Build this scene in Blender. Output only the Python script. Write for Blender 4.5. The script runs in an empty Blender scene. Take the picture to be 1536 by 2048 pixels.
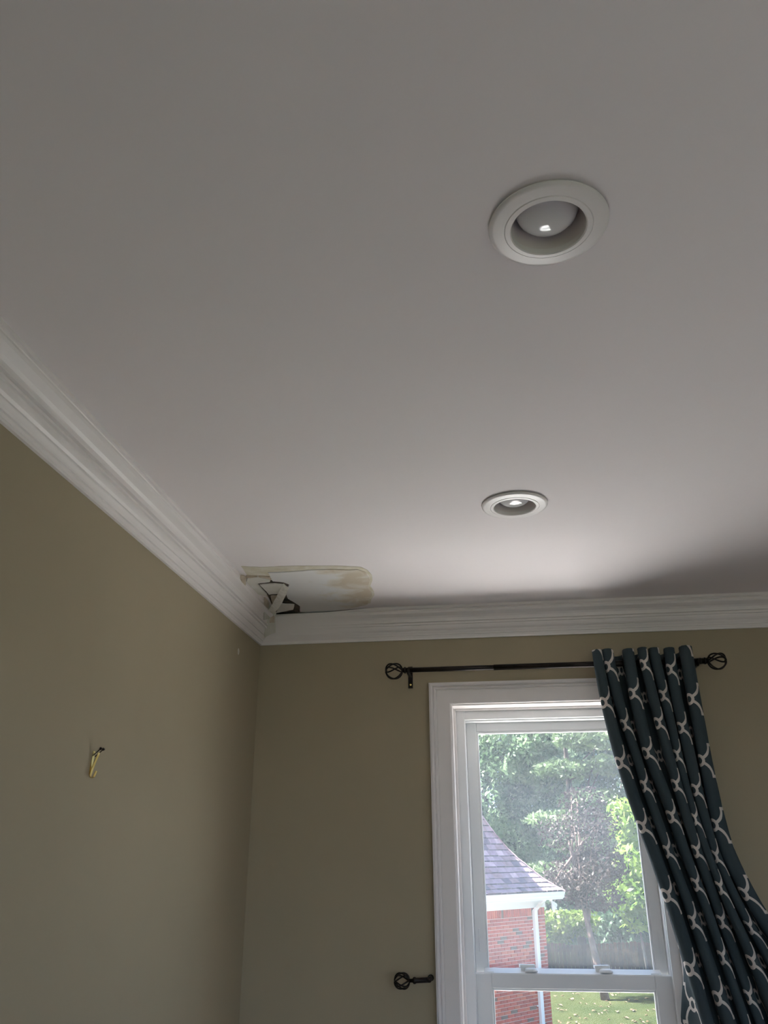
import bpy, bmesh, math, random
import numpy as np
from mathutils import Matrix, Vector

random.seed(7); rng = np.random.default_rng(7)
scene = bpy.context.scene
col = scene.collection

# ------------------------------------------------------------------ camera
YAW, PITCH, ROLL, FPX = 0.130599, 0.397516, -0.004074, 1618.74
CAM = np.array([0.938, -3.2, 1.535])
def _axes():
    cy, sy, cp, sp, cr, sr = math.cos(YAW), math.sin(YAW), math.cos(PITCH), math.sin(PITCH), math.cos(ROLL), math.sin(ROLL)
    fw = np.array([-sy*cp, cy*cp, sp]); r = np.array([cy, sy, 0.0]); u = np.cross(r, fw)
    return r*cr + u*sr, -r*sr + u*cr, fw
CR, CU, CF = _axes()
cam_data = bpy.data.cameras.new('camera'); cam = bpy.data.objects.new('camera', cam_data); col.objects.link(cam)
cam_data.sensor_fit = 'VERTICAL'; cam_data.sensor_height = 36.0; cam_data.lens = FPX/2048*36.0
cam_data.clip_start = 0.05; cam_data.clip_end = 500
cam.matrix_world = Matrix(((CR[0], CU[0], -CF[0], CAM[0]), (CR[1], CU[1], -CF[1], CAM[1]), (CR[2], CU[2], -CF[2], CAM[2]), (0, 0, 0, 1)))
scene.camera = cam

# ------------------------------------------------------------------ world, sun, exposure
world = bpy.data.worlds.new('world'); scene.world = world; world.use_nodes = True
wn = world.node_tree; bg = wn.nodes['Background']
sky = wn.nodes.new('ShaderNodeTexSky'); sky.sky_type = 'HOSEK_WILKIE'; sky.turbidity = 4.0; sky.ground_albedo = 0.3
SUN_TO = Vector((-0.60, 0.03, 0.80)).normalized()
sky.sun_direction = SUN_TO
wn.links.new(sky.outputs[0], bg.inputs[0]); bg.inputs[1].default_value = 3.7
sun_d = bpy.data.lights.new('sun', 'SUN'); sun = bpy.data.objects.new('sun', sun_d); col.objects.link(sun)
sun_d.energy = 17.0; sun_d.angle = math.radians(0.6); sun_d.color = (1.0, 0.975, 0.93)
sun.rotation_euler = SUN_TO.to_track_quat('Z', 'Y').to_euler(); sun.location = (-30, 0, 30)
vs = scene.view_settings
vs.view_transform = 'Standard'; vs.look = 'None'; vs.gamma = 1.0; vs.use_curve_mapping = False; vs.exposure = 1.70
scene.cycles.max_bounces = 14; scene.cycles.diffuse_bounces = 10; scene.cycles.transparent_max_bounces = 16
scene.cycles.sample_clamp_indirect = 12.0
scene.cycles.use_denoising = True

# ------------------------------------------------------------------ pixel helpers (1536 x 2048 frame)
def ray(x, y): return CR*(x-768)/FPX - CU*(y-1024)/FPX + CF
def hit(x, y, p0, n):
    d = ray(x, y); n = np.asarray(n, float)
    return CAM + d*(np.dot(np.asarray(p0, float)-CAM, n)/np.dot(d, n))
def on_y(x, y, yy): return hit(x, y, (0, yy, 0), (0, 1, 0))
def on_z(x, y, zz): return hit(x, y, (0, 0, zz), (0, 0, 1))

# ------------------------------------------------------------------ materials
MATS = {}
def mat(name, color, rough=0.6, noise=0.0, nscale=8.0, metallic=0.0, bump=0.0, bscale=60.0, spec=0.5, color2=None, coords='Object', transl=0.0, detail=4.0):
    if name in MATS: return MATS[name]
    m = bpy.data.materials.new(name); m.use_nodes = True; nt = m.node_tree; b = nt.nodes['Principled BSDF']
    b.inputs['Roughness'].default_value = rough; b.inputs['Metallic'].default_value = metallic
    b.inputs['Specular IOR Level'].default_value = spec
    tc = nt.nodes.new('ShaderNodeTexCoord')
    n = nt.nodes.new('ShaderNodeTexNoise'); n.inputs['Scale'].default_value = nscale; n.inputs['Detail'].default_value = detail
    nt.links.new(tc.outputs[coords], n.inputs['Vector'])
    ramp = nt.nodes.new('ShaderNodeValToRGB')
    c = np.array(color); c2 = np.array(color2) if color2 is not None else c*(1+noise)
    c1 = c if color2 is not None else c*(1-noise)
    ramp.color_ramp.elements[0].position = 0.35; ramp.color_ramp.elements[1].position = 0.65
    ramp.color_ramp.elements[0].color = (*np.clip(c1, 0, 1), 1); ramp.color_ramp.elements[1].color = (*np.clip(c2, 0, 1), 1)
    nt.links.new(n.outputs['Fac'], ramp.inputs['Fac']); nt.links.new(ramp.outputs['Color'], b.inputs['Base Color'])
    if bump > 0:
        n2 = nt.nodes.new('ShaderNodeTexNoise'); n2.inputs['Scale'].default_value = bscale; n2.inputs['Detail'].default_value = 3
        nt.links.new(tc.outputs[coords], n2.inputs['Vector'])
        bp = nt.nodes.new('ShaderNodeBump'); bp.inputs['Strength'].default_value = bump; bp.inputs['Distance'].default_value = 0.002
        nt.links.new(n2.outputs['Fac'], bp.inputs['Height']); nt.links.new(bp.outputs['Normal'], b.inputs['Normal'])
    if transl > 0:
        t = nt.nodes.new('ShaderNodeBsdfTranslucent'); nt.links.new(ramp.outputs['Color'], t.inputs['Color'])
        mx = nt.nodes.new('ShaderNodeMixShader'); mx.inputs[0].default_value = transl
        nt.links.new(b.outputs[0], mx.inputs[1]); nt.links.new(t.outputs[0], mx.inputs[2])
        nt.links.new(mx.outputs[0], nt.nodes['Material Output'].inputs['Surface'])
    MATS[name] = m
    return m

M_ceil = mat('ceiling_paint', (0.81, 0.77, 0.775), 0.85, 0.012, 1.5, bump=0.08, bscale=120, spec=0.2)
M_wall = mat('greige_wall_paint', (0.38, 0.328, 0.23), 0.8, 0.02, 2.0, bump=0.1, bscale=150, spec=0.25)
M_trim = mat('white_trim_paint', (0.82, 0.785, 0.775), 0.38, 0.01, 4.0, spec=0.5)
M_vinyl = mat('white_window_vinyl', (0.82, 0.83, 0.84), 0.35, 0.01, 5.0, spec=0.5)
M_floor = mat('beige_carpet', (0.70, 0.56, 0.53), 0.95, 0.05, 40.0, bump=.5, bscale=400, spec=.1)
M_iron = mat('oil_rubbed_bronze', (0.018, 0.013, 0.011), 0.35, 0.2, 30.0, metallic=0.6)
M_lighttrim = mat('light_trim_white', (0.75, 0.72, 0.71), 0.35, 0.01, 6.0)
M_baffle = mat('light_baffle_white', (0.72, 0.66, 0.65), 0.3, 0.01, 6.0)
M_brass = mat('polished_brass', (0.78, 0.58, 0.22), 0.25, 0.1, 40.0, metallic=1.0)
M_nail = mat('dark_nail_steel', (0.03, 0.02, 0.015), 0.4, 0.2, 50, metallic=0.8)

# ------------------------------------------------------------------ mesh helpers
def link(o, parent=None):
    col.objects.link(o)
    if parent is not None: o.parent = parent
    return o
def obj(name, verts, faces, m, parent=None, smooth=False):
    me = bpy.data.meshes.new(name)
    me.from_pydata([tuple(float(c) for c in v) for v in verts], [], faces)
    if m is not None: me.materials.append(m)
    if smooth: me.polygons.foreach_set('use_smooth', [True]*len(me.polygons))
    me.update()
    return link(bpy.data.objects.new(name, me), parent)
def empty(name, loc=(0, 0, 0), parent=None):
    o = bpy.data.objects.new(name, None); o.location = tuple(float(c) for c in loc); o.empty_display_size = 0.1
    return link(o, parent)
def keep(o, root):      # parent without moving the world-space mesh
    o.parent = root; o.matrix_parent_inverse = Matrix.Translation(root.location).inverted()
    return o
def tag(o, label=None, cat=None, group=None, kind=None):
    if label: o['label'] = label
    if cat: o['category'] = cat
    if group: o['group'] = group
    if kind: o['kind'] = kind
    return o
BOXF = [(0, 1, 3, 2), (4, 6, 7, 5), (0, 4, 5, 1), (2, 3, 7, 6), (0, 2, 6, 4), (1, 5, 7, 3)]
class MB:
    """collects shapes, builds one mesh"""
    def __init__(s): s.v = []; s.f = []
    def add(s, v, f):
        o = len(s.v); s.v += [tuple(p) for p in v]; s.f += [tuple(i+o for i in q) for q in f]; return s
    def box(s, a, b):
        v = [(x, y, z) for x in (a[0], b[0]) for y in (a[1], b[1]) for z in (a[2], b[2])]
        return s.add(v, BOXF)
    def obox(s, o, ex, ey, ez, a, b):
        o, ex, ey, ez = (np.asarray(t, float) for t in (o, ex, ey, ez))
        v = [o+ex*x+ey*y+ez*z for x in (a[0], b[0]) for y in (a[1], b[1]) for z in (a[2], b[2])]
        return s.add(v, BOXF)
    def tube(s, pts, rad, n=8, caps=True):
        pts = [np.asarray(p, float) for p in pts]; N = len(pts)
        rad = [rad]*N if np.isscalar(rad) else rad
        v = []; up = None
        for i in range(N):
            t = pts[min(i+1, N-1)]-pts[max(i-1, 0)]; t = t/np.linalg.norm(t)
            if up is None:
                a = np.array([0, 0, 1.0]) if abs(t[2]) < 0.9 else np.array([1.0, 0, 0])
                up = np.cross(t, a)
            up = up-t*np.dot(up, t); up /= np.linalg.norm(up); w = np.cross(t, up)
            for k in range(n):
                a = 2*math.pi*k/n; v.append(pts[i]+rad[i]*(up*math.cos(a)+w*math.sin(a)))
        f = [(i*n+k, i*n+(k+1) % n, (i+1)*n+(k+1) % n, (i+1)*n+k) for i in range(N-1) for k in range(n)]
        if caps: f += [tuple(range(n-1, -1, -1)), tuple((N-1)*n+k for k in range(n))]
        return s.add(v, f)
    def lathe(s, prof, c, axis='z', n=48, close=False):
        v = []
        for rr, h in prof:
            for k in range(n):
                a = 2*math.pi*k/n; x, y = rr*math.cos(a), rr*math.sin(a)
                p = (x, y, h) if axis == 'z' else ((h, x, y) if axis == 'x' else (x, h, y))
                v.append((p[0]+c[0], p[1]+c[1], p[2]+c[2]))
        m = len(prof)
        rows = range(m if close else m-1)
        f = [(i*n+k, i*n+(k+1) % n, ((i+1) % m)*n+(k+1) % n, ((i+1) % m)*n+k) for i in rows for k in range(n)]
        return s.add(v, f)
    def build(s, name, m, parent=None, smooth=False): return obj(name, s.v, s.f, m, parent, smooth)
def slab(name, pts, n, th, m, parent=None, smooth=False):
    """polygon (3-D points) thickened along n, with a small bevel-like inset"""
    n = np.asarray(n, float); n = n/np.linalg.norm(n); pts = [np.asarray(p, float) for p in pts]
    c = sum(pts)/len(pts); k = len(pts)
    top = [p+n*th+(c-p)/max(np.linalg.norm(c-p), 1e-6)*min(th*0.6, 0.004) for p in pts]
    v = pts+top
    f = [tuple(range(k)), tuple(k+i for i in range(k-1, -1, -1))]+[(i, k+i, k+(i+1) % k, (i+1) % k) for i in range(k)]
    o = obj(name, v, f, m, parent, smooth)
    bm = bmesh.new(); bm.from_mesh(o.data); bmesh.ops.recalc_face_normals(bm, faces=bm.faces)
    bmesh.ops.triangulate(bm, faces=[q for q in bm.faces if len(q.verts) > 4]); bm.to_mesh(o.data); bm.free()
    return o

# ================================================================== THE ROOM
CEIL = 2.44; XR = 4.6; YB = -5.6
WX0, WX1 = 0.776, 1.549          # casing inner edges of the window
WZ0, WZ1 = 0.36, 2.062
WT = 0.24                        # wall thickness

tag(MB().box((-0.2, YB-0.2, -0.15), (XR+0.2, WT, 0.0)).build('floor', M_floor), 'pale beige carpeted floor of the room', kind='structure')
# walls: boxes around openings; those in the unseen walls are added for fill light
def wall_with_openings(name, fixed, lo, hi, z0, z1, holes, axis, thick, label):
    mb = MB()
    def bx(a0, a1, c0, c1):
        if a1-a0 < 1e-5 or c1-c0 < 1e-5: return
        f0, f1 = sorted((fixed, fixed+thick))
        if axis == 'x': mb.box((a0, f0, c0), (a1, f1, c1))
        else: mb.box((f0, a0, c0), (f1, a1, c1))
    cur = lo
    for (h0, h1, g0, g1) in sorted(holes):
        bx(cur, h0, z0, z1); bx(h0, h1, z0, g0); bx(h0, h1, g1, z1); cur = h1
    bx(cur, hi, z0, z1)
    return tag(mb.build(name, M_wall), label, kind='structure')
w_front = wall_with_openings('wall_front', 0.0, -0.2, XR+0.2, 0, CEIL+0.25, [(WX0, WX1, WZ0, WZ1)], 'x', WT, 'greige painted wall holding the window')
w_left = wall_with_openings('wall_left', 0.0, YB-0.2, WT, 0, CEIL+0.25, [], 'y', -0.2, 'greige painted wall running back from the corner on the left')
w_right = wall_with_openings('wall_right', XR, YB-0.2, WT, 0, CEIL+0.25, [(-5.3, -4.2, 0.3, 2.1), (-4.0, -2.9, 0.3, 2.1)], 'y', 0.2, 'greige painted wall on the right, out of frame')  # both openings are added to let fill daylight into the room
w_back = wall_with_openings('wall_back', YB, -0.2, XR+0.2, 0, CEIL+0.25, [(0.6, 2.3, 0.1, 2.2), (2.5, 4.2, 0.1, 2.2)], 'x', -0.2, 'greige painted wall behind the camera')  # two more added openings, behind the camera, for fill daylight

# ceiling with two round openings for the recessed lights
L1 = on_z(1096, 447, CEIL); L2 = on_z(1029, 1008, CEIL)
def ceiling():
    bm = bmesh.new(); edges = []
    def loop(pts):
        vs_ = [bm.verts.new(p) for p in pts]
        for i in range(len(vs_)): edges.append(bm.edges.new((vs_[i], vs_[(i+1) % len(vs_)])))
    loop([(-0.1, YB-0.1, CEIL), (XR+0.1, YB-0.1, CEIL), (XR+0.1, 0.1, CEIL), (-0.1, 0.1, CEIL)])
    for L in (L1, L2):
        loop([(L[0]+0.072*math.cos(-2*math.pi*k/40), L[1]+0.072*math.sin(-2*math.pi*k/40), CEIL) for k in range(40)])
    bmesh.ops.triangle_fill(bm, use_beauty=True, edges=edges)
    bmesh.ops.recalc_face_normals(bm, faces=bm.faces)
    me = bpy.data.meshes.new('ceiling'); bm.to_mesh(me); bm.free(); me.materials.append(M_ceil)
    return link(bpy.data.objects.new('ceiling', me))
ceil_o = tag(ceiling(), 'white painted ceiling with a water-damaged corner', kind='structure')
MB().box((-0.2, YB-0.2, CEIL+0.20), (XR+0.2, WT, CEIL+0.35)).build('ceiling_deck', M_ceil, ceil_o)

# ---- crown moulding: profile (projection from wall, drop below ceiling)
CROWN = [(0, 0), (.084, 0), (.084, .0100), (.0770, .0105), (.0740, .0135), (.0790, .0165), (.0795, .0215), (.0765, .0275), (.069, .0320),
         (.0600, .0375), (.0540, .0445), (.0510, .0520), (.0545, .0530), (.0535, .0575), (.0445, .0580), (.0430, .0615), (.0485, .0625), (.0475, .0675),
         (.0400, .0680), (.0385, .0740), (.0345, .0815), (.0295, .0870), (.0255, .0875), (.0245, .0905), (.0235, .0920), (.0190, .0985), (.0175, .1030),
         (.0115, .1030), (.0105, .1075), (.0095, .1110), (.0085, .1110), (.0085, .1184), (0, .1184)]
def crown(name, prof, along, a_fn, b_fn, parent=None):
    k = len(prof); v = []
    for fn in (a_fn, b_fn):
        for p, d in prof:
            t = fn(p)
            v.append((p, t, CEIL-d) if along == 'y' else (t, -p, CEIL-d))
    f = [(i, (i+1) % k, k+(i+1) % k, k+i) for i in range(k)]+[tuple(range(k)), tuple(range(2*k-1, k-1, -1))]
    o = obj(name, v, f, M_trim, parent)
    bm = bmesh.new(); bm.from_mesh(o.data); bmesh.ops.recalc_face_normals(bm, faces=bm.faces); bm.to_mesh(o.data); bm.free()
    return o
tag(crown('trim_1', CROWN, 'y', lambda p: YB, lambda p: -p), 'white stepped crown moulding along the left wall', kind='structure')
def plain_p(d): return float(np.interp(d, [0, .018, .088, .108, .1184], [.075, .075, .032, .012, .0085]))
def crown_back():
    # the corner end has been plastered over: its steps fade into a plain slope
    secs = [(None, 1.0), (.20, 1.0), (.30, .9), (.38, .55), (.45, .15), (.50, 0.0), (XR, 0.0)]; k = len(CROWN); v = []
    for x, b in secs:
        for p, d in CROWN:
            pp = p if p == 0 else p*(1-b)+plain_p(d)*b
            dd = d*(1-b)+max(d, .009)*b
            v.append((pp if x is None else x, -pp, CEIL-dd))
    f = [(s_*k+i, s_*k+(i+1) % k, (s_+1)*k+(i+1) % k, (s_+1)*k+i) for s_ in range(len(secs)-1) for i in range(k)]
    f += [tuple(range(k)), tuple(range(len(v)-1, len(v)-k-1, -1))]
    o = obj('moulding', v, f, M_trim)
    bm = bmesh.new(); bm.from_mesh(o.data); bmesh.ops.recalc_face_normals(bm, faces=bm.faces); bm.to_mesh(o.data); bm.free()
    return o
trim2 = empty('trim_2', (1.5, -0.04, CEIL-0.06))
tag(trim2, 'white crown moulding above the window, its left end plastered over', kind='structure')
keep(crown_back(), trim2)

# ================================================================== THE WINDOW
win = empty('window_1', (1.1625, 0.1, WZ0)); tag(win, 'white double-hung window half behind the patterned curtain', kind='structure')
def W(o): return keep(o, win)
# casing: moulded board swept round the opening (mitred), profile across its width: (distance out from inner edge, proud of wall)
CAS = [(0, 0), (0, .017), (.004, .019), (.051, .0170), (.0525, .0155), (.0550, .0155), (.0565, .0205), (.0605, .0225), (.0640, .0215), (.0655, .0175), (.0675, .0175), (.0685, .0285), (.0720, .0310), (.0765, .0310), (.0780, .0255), (.082, .0255), (.082, 0)]
def casing_side(name, fnA, fnB):
    k = len(CAS); v = [fnA(w, p) for w, p in CAS]+[fnB(w, p) for w, p in CAS]
    f = [(i, (i+1) % k, k+(i+1) % k, k+i) for i in range(k)]+[tuple(range(k)), tuple(range(2*k-1, k-1, -1))]
    o = obj(name, v, f, M_trim)
    bm = bmesh.new(); bm.from_mesh(o.data); bmesh.ops.recalc_face_normals(bm, faces=bm.faces); bm.to_mesh(o.data); bm.free()
    return W(o)
casing_side('side_casing', lambda w, p: (WX0-w, -p, WZ0-0.02), lambda w, p: (WX0-w, -p, WZ1+w))
casing_side('side_casing', lambda w, p: (WX1+w, -p, WZ0-0.02), lambda w, p: (WX1+w, -p, WZ1+w))
casing_side('head_casing', lambda w, p: (WX0-w, -p, WZ1+w), lambda w, p: (WX1+w, -p, WZ1+w))
W(MB().box((WX0-0.11, -0.06, WZ0-0.03), (WX1+0.11, 0.09, WZ0)).build('window_sill', M_trim))
def frame(name, x0, x1, z0, z1, wl, wr, wb, wt, y0, y1, m):
    return MB().box((x0, y0, z0), (x0+wl, y1, z1)).box((x1-wr, y0, z0), (x1, y1, z1)).box((x0+wl, y0, z0), (x1-wr, y1, z0+wb)).box((x0+wl, y0, z1-wt), (x1-wr, y1, z1)).build(name, m)
def bev(o, w=0.002, seg=2):
    b = o.modifiers.new('bevel', 'BEVEL'); b.width = w; b.segments = seg; b.limit_method = 'ANGLE'; return o
# jamb lining with a beaded front edge
W(bev(frame('jamb', WX0, WX1, WZ0, WZ1, .006, .006, .006, .006, -0.004, 0.09, M_trim)))
W(bev(frame('jamb_bead', WX0+.005, WX1-.005, WZ0+.006, WZ1-.005, .010, .010, .004, .008, 0.070, 0.088, M_trim), .004, 3))
# vinyl master frame
W(bev(frame('frame', WX0, WX1, WZ0, WZ1, .048, .048, .05, .046, 0.088, 0.104, M_vinyl), .0025))
W(bev(frame('frame_track', WX0, WX1, WZ0, WZ1, .050, .050, .05, .052, 0.104, 0.215, M_vinyl), .0015))
# sashes
SX0, SX1 = 0.826, 1.499
ZR1 = 1.136                                          # top of lower sash meeting rail
def pane_mat(name, veil):
    m = bpy.data.materials.new(name); m.use_nodes = True; nt = m.node_tree; nt.nodes.remove(nt.nodes['Principled BSDF'])
    out = nt.nodes['Material Output']
    tr = nt.nodes.new('ShaderNodeBsdfTransparent'); gl = nt.nodes.new('ShaderNodeBsdfGlossy'); gl.inputs['Roughness'].default_value = 0.02
    tl = nt.nodes.new('ShaderNodeBsdfTranslucent'); tl.inputs['Color'].default_value = (.86, .93, 1, 1)
    tc = nt.nodes.new('ShaderNodeTexCoord'); n = nt.nodes.new('ShaderNodeTexNoise'); n.inputs['Scale'].default_value = 3.0; n.inputs['Detail'].default_value = 6
    nt.links.new(tc.outputs['Object'], n.inputs['Vector'])
    mr = nt.nodes.new('ShaderNodeMapRange'); mr.inputs[1].default_value = .3; mr.inputs[2].default_value = .75; mr.inputs[3].default_value = veil*.8; mr.inputs[4].default_value = veil*1.3
    nt.links.new(n.outputs['Fac'], mr.inputs[0])
    fr = nt.nodes.new('ShaderNodeFresnel'); fr.inputs['IOR'].default_value = 1.25
    m1 = nt.nodes.new('ShaderNodeMixShader'); nt.links.new(mr.outputs[0], m1.inputs[0]); nt.links.new(tr.outputs[0], m1.inputs[1]); nt.links.new(tl.outputs[0], m1.inputs[2])
    m2 = nt.nodes.new('ShaderNodeMixShader'); nt.links.new(fr.outputs[0], m2.inputs[0]); nt.links.new(m1.outputs[0], m2.inputs[1]); nt.links.new(gl.outputs[0], m2.inputs[2])
    nt.links.new(m2.outputs[0], out.inputs['Surface'])
    return m
G_up = pane_mat('hazy_glass', 0.088); G_lo = pane_mat('clear_glass', 0.03)
def sash(name, x0, x1, z0, z1, wl, wb, wt, y0, y1, glass, gy):
    root = W(bev(frame(name, x0, x1, z0, z1, wl, wl, wb, wt, y0, y1, M_vinyl), .003))
    b = frame('glazing_bead', x0+wl-.001, x1-wl+.001, z0+wb-.001, z1-wt+.001, .008, .008, .007, .009, gy-.012, gy+.004, M_vinyl); b.parent = root; bev(b, .004, 2)
    p = obj('pane', [(x0+wl, gy, z0+wb), (x1-wl, gy, z0+wb), (x1-wl, gy, z1-wt), (x0+wl, gy, z1-wt)], [(0, 1, 2, 3)], glass); p.parent = root
    return root
up = sash('upper_sash', SX0, SX1, 1.105, 2.012, .042, .036, .036, .148, .182, G_up, .162)
lo = sash('lower_sash', SX0-.001, SX1+.001, WZ0+.05, ZR1, .057, .06, .046, .105, .140, G_lo, .122)
x0_, x1_ = SX0+.03, SX1-.03
k = obj('rail_cap', [(x0_, .107, ZR1-.002), (x1_, .107, ZR1-.002), (x1_, .146, ZR1-.002), (x0_, .146, ZR1-.002), (x0_, .107, ZR1+.001), (x1_, .107, ZR1+.001), (x1_, .146, ZR1+.013), (x0_, .146, ZR1+.013)],
        [(3, 2, 1, 0), (4, 5, 6, 7), (0, 1, 5, 4), (1, 2, 6, 5), (2, 3, 7, 6), (3, 0, 4, 7)], M_vinyl); k.parent = lo
# sash locks on the meeting rail, finger vents at the stile ends
for lx in (on_y(1062, 1941, .125)[0], on_y(1212, 1941, .125)[0]):
    k = MB(); z = ZR1+.005
    k.lathe([(0, .0), (.024, 0), (.024, .005), (.020, .010), (.010, .012), (0, .012)], (lx, .124, z), n=20)
    k.box((lx-.036, .126, z), (lx+.014, .146, z+.017))
    a = math.radians(12)
    k.obox((lx-.004, .134, z+.011), (math.cos(a), math.sin(a), 0), (-math.sin(a), math.cos(a), 0), (0, 0, 1), (-.036, -.006, 0), (.020, .012, .010))
    l = k.build('sash_lock', M_vinyl); l.parent = lo; bev(l, .0015)
for lx in (SX0+.052, SX1-.052):
    k = MB().box((lx-.014, .112, ZR1), (lx+.014, .126, ZR1+.005)).build('tilt_latch', M_vinyl); k.parent = lo; bev(k, .002)
for lx in (SX0+.018, SX1-.018):
    k = MB().box((lx-.003, .1455, 1.20), (lx+.003, .149, 1.275)).build('vent_stop', M_vinyl); k.parent = up; bev(k, .0015)

# ================================================================== CURTAIN ROD
RZ, RY = 2.184, -0.085
fL = on_y(788, 1341, RY); fR = on_y(1434, 1323, RY)
rod = empty('curtain_rod', (1.167, RY, RZ))
tag(rod, 'dark bronze curtain rod with cage finials mounted above the window', 'curtain rod')
def cage(c, s, R, twist=1.6, n=4, wr=.0026):
    """wire basket around the x axis through c; s = outward sign"""
    mb = MB()
    for h in (1, -1):
        for k in range(n):
            pts = []
            for i in range(17):
                t = i/16*math.pi; a = 2*math.pi*k/n+h*twist*(i/16-.5)+.4
                rr = R*math.sin(t)*.98+.003
                pts.append((c[0]-s*R*1.06*math.cos(t), c[1]+rr*math.cos(a), c[2]+rr*math.sin(a)))
            mb.tube(pts, wr, 6)
        if twist == 0: break
    return mb
RAD = .0112
xa, xb = fL[0]+.034, fR[0]-.034
keep(MB().tube([(xa, RY, RZ), (1.05, RY, RZ)], .0095, 16).build('inner_rod', M_iron, smooth=True), rod)
keep(MB().tube([(0.95, RY, RZ), (xb, RY, RZ)], RAD, 16).build('outer_rod', M_iron, smooth=True), rod)
for c, s in ((fL, -1), (fR, 1)):
    p = np.array([c[0], RY, RZ])
    f = cage(p, s, .030, 1.5, 3, .0031).build('finial', M_iron, smooth=True); keep(f, rod)
    nk = MB().lathe([(0, -.030), (.008, -.030), (.012, -.027), (.012, -.023), (.007, -.019), (.0075, -.014), (.013, -.011), (.013, -.007), (.008, -.003), (.008, .004), (.004, .006), (0, .006)], (0, 0, 0), 'x', 20)
    nv = [(p[0]-s*.034+s*v[0], p[1]+v[1], p[2]+v[2]) for v in nk.v]
    o = obj('neck', nv, nk.f, M_iron, smooth=True); keep(o, f)
    o = MB().lathe([(0, -.004), (.004, -.003), (.005, 0), (.003, .004), (0, .005)], (p[0]+s*.031, p[1], p[2]), 'x', 12).build('tip', M_iron, smooth=True); keep(o, f)
for bxx in (on_y(821, 1362, -.004)[0], 1.70):
    b = MB().box((bxx-.009, -.005, RZ-.055), (bxx+.009, 0, RZ+.03)).tube([(bxx, -.003, RZ-.012), (bxx, RY, RZ-.012)], .006, 10)
    b.tube([(bxx, RY+.0155*math.sin(t), RZ-.0155*math.cos(t)) for t in np.linspace(-1.9, 1.9, 12)], .0045, 8)
    b = keep(b.build('bracket', M_iron), rod)
    keep(MB().lathe([(0, -.009), (.004, -.008), (.005, -.0045)], (bxx, 0, RZ-.042), 'y', 12).build('screw', M_brass), b)

# ================================================================== CURTAIN
def curtain_material():
    m = bpy.data.materials.new('trellis_print_fabric'); m.use_nodes = True; nt = m.node_tree; b = nt.nodes['Principled BSDF']
    b.inputs['Roughness'].default_value = .85; b.inputs['Specular IOR Level'].default_value = .2
    P, Q = .21, .217
    uv = nt.nodes.new('ShaderNodeUVMap'); sep = nt.nodes.new('ShaderNodeSeparateXYZ'); nt.links.new(uv.outputs[0], sep.inputs[0])
    def mth(op, a, c=None, d=None):
        n = nt.nodes.new('ShaderNodeMath'); n.operation = op
        for i, x in enumerate((a, c, d)):
            if x is None: continue
            if isinstance(x, (int, float)): n.inputs[i].default_value = x
            else: nt.links.new(x, n.inputs[i])
        return n.outputs[0]
    a = mth('PINGPONG', sep.outputs[0], P/2); bb = mth('PINGPONG', sep.outputs[1], Q/2)
    flip = mth('GREATER_THAN', bb, Q/4)
    def sel(x, y): return mth('ADD', mth('MULTIPLY', x, mth('SUBTRACT', 1.0, flip)), mth('MULTIPLY', y, flip))
    a2 = sel(a, mth('SUBTRACT', P/2, a)); b2 = sel(bb, mth('SUBTRACT', Q/2, bb))
    xm, r0, w = P/4-.0095, .0055, .0052
    # quarter-ellipse arc
    ea = mth('DIVIDE', a2, xm); eb = mth('DIVIDE', mth('SUBTRACT', Q/4, b2), Q/4-r0)
    er = mth('SQRT', mth('ADD', mth('MULTIPLY', ea, ea), mth('MULTIPLY', eb, eb)))
    d_arc = mth('MULTIPLY', mth('ABSOLUTE', mth('SUBTRACT', er, 1.0)), .049)
    # horizontal step between the two arcs
    d_step = mth('MAXIMUM', mth('ABSOLUTE', mth('SUBTRACT', b2, Q/4)), mth('SUBTRACT', mth('ABSOLUTE', mth('SUBTRACT', a2, P/4)), .0095))
    # ring at the node
    rn = mth('SQRT', mth('ADD', mth('MULTIPLY', a2, a2), mth('MULTIPLY', b2, b2)))
    d_ring = mth('ABSOLUTE', mth('SUBTRACT', rn, .0165))
    d_arc = mth('MAXIMUM', d_arc, mth('MULTIPLY', mth('LESS_THAN', rn, .0165), 1.0))
    d = mth('MINIMUM', mth('MINIMUM', d_arc, d_step), d_ring)
    fac = mth('LESS_THAN', d, w)
    tc = nt.nodes.new('ShaderNodeTexCoord'); wv = nt.nodes.new('ShaderNodeTexNoise'); wv.inputs['Scale'].default_value = 900
    nt.links.new(uv.outputs[0], wv.inputs['Vector'])
    base = nt.nodes.new('ShaderNodeMix'); base.data_type = 'RGBA'
    base.inputs[6].default_value = (.040, .058, .067, 1); base.inputs[7].default_value = (.054, .074, .084, 1); nt.links.new(wv.outputs['Fac'], base.inputs[0])
    mx = nt.nodes.new('ShaderNodeMix'); mx.data_type = 'RGBA'; nt.links.new(fac, mx.inputs[0]); nt.links.new(base.outputs[2], mx.inputs[6]); mx.inputs[7].default_value = (.62, .57, .53, 1)
    nt.links.new(mx.outputs[2], b.inputs['Base Color'])
    bp = nt.nodes.new('ShaderNodeBump'); bp.inputs['Strength'].default_value = .15; bp.inputs['Distance'].default_value = .001
    nt.links.new(wv.outputs['Fac'], bp.inputs['Height']); nt.links.new(bp.outputs['Normal'], b.inputs['Normal'])
    tl = nt.nodes.new('ShaderNodeBsdfTranslucent'); nt.links.new(mx.outputs[2], tl.inputs['Color'])
    ms = nt.nodes.new('ShaderNodeMixShader'); ms.inputs[0].default_value = .05
    nt.links.new(b.outputs[0], ms.inputs[1]); nt.links.new(tl.outputs[0], ms.inputs[2]); nt.links.new(ms.outputs[0], nt.nodes['Material Output'].inputs['Surface'])
    return m, P, Q
M_cloth, PP, QQ = curtain_material()
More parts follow.
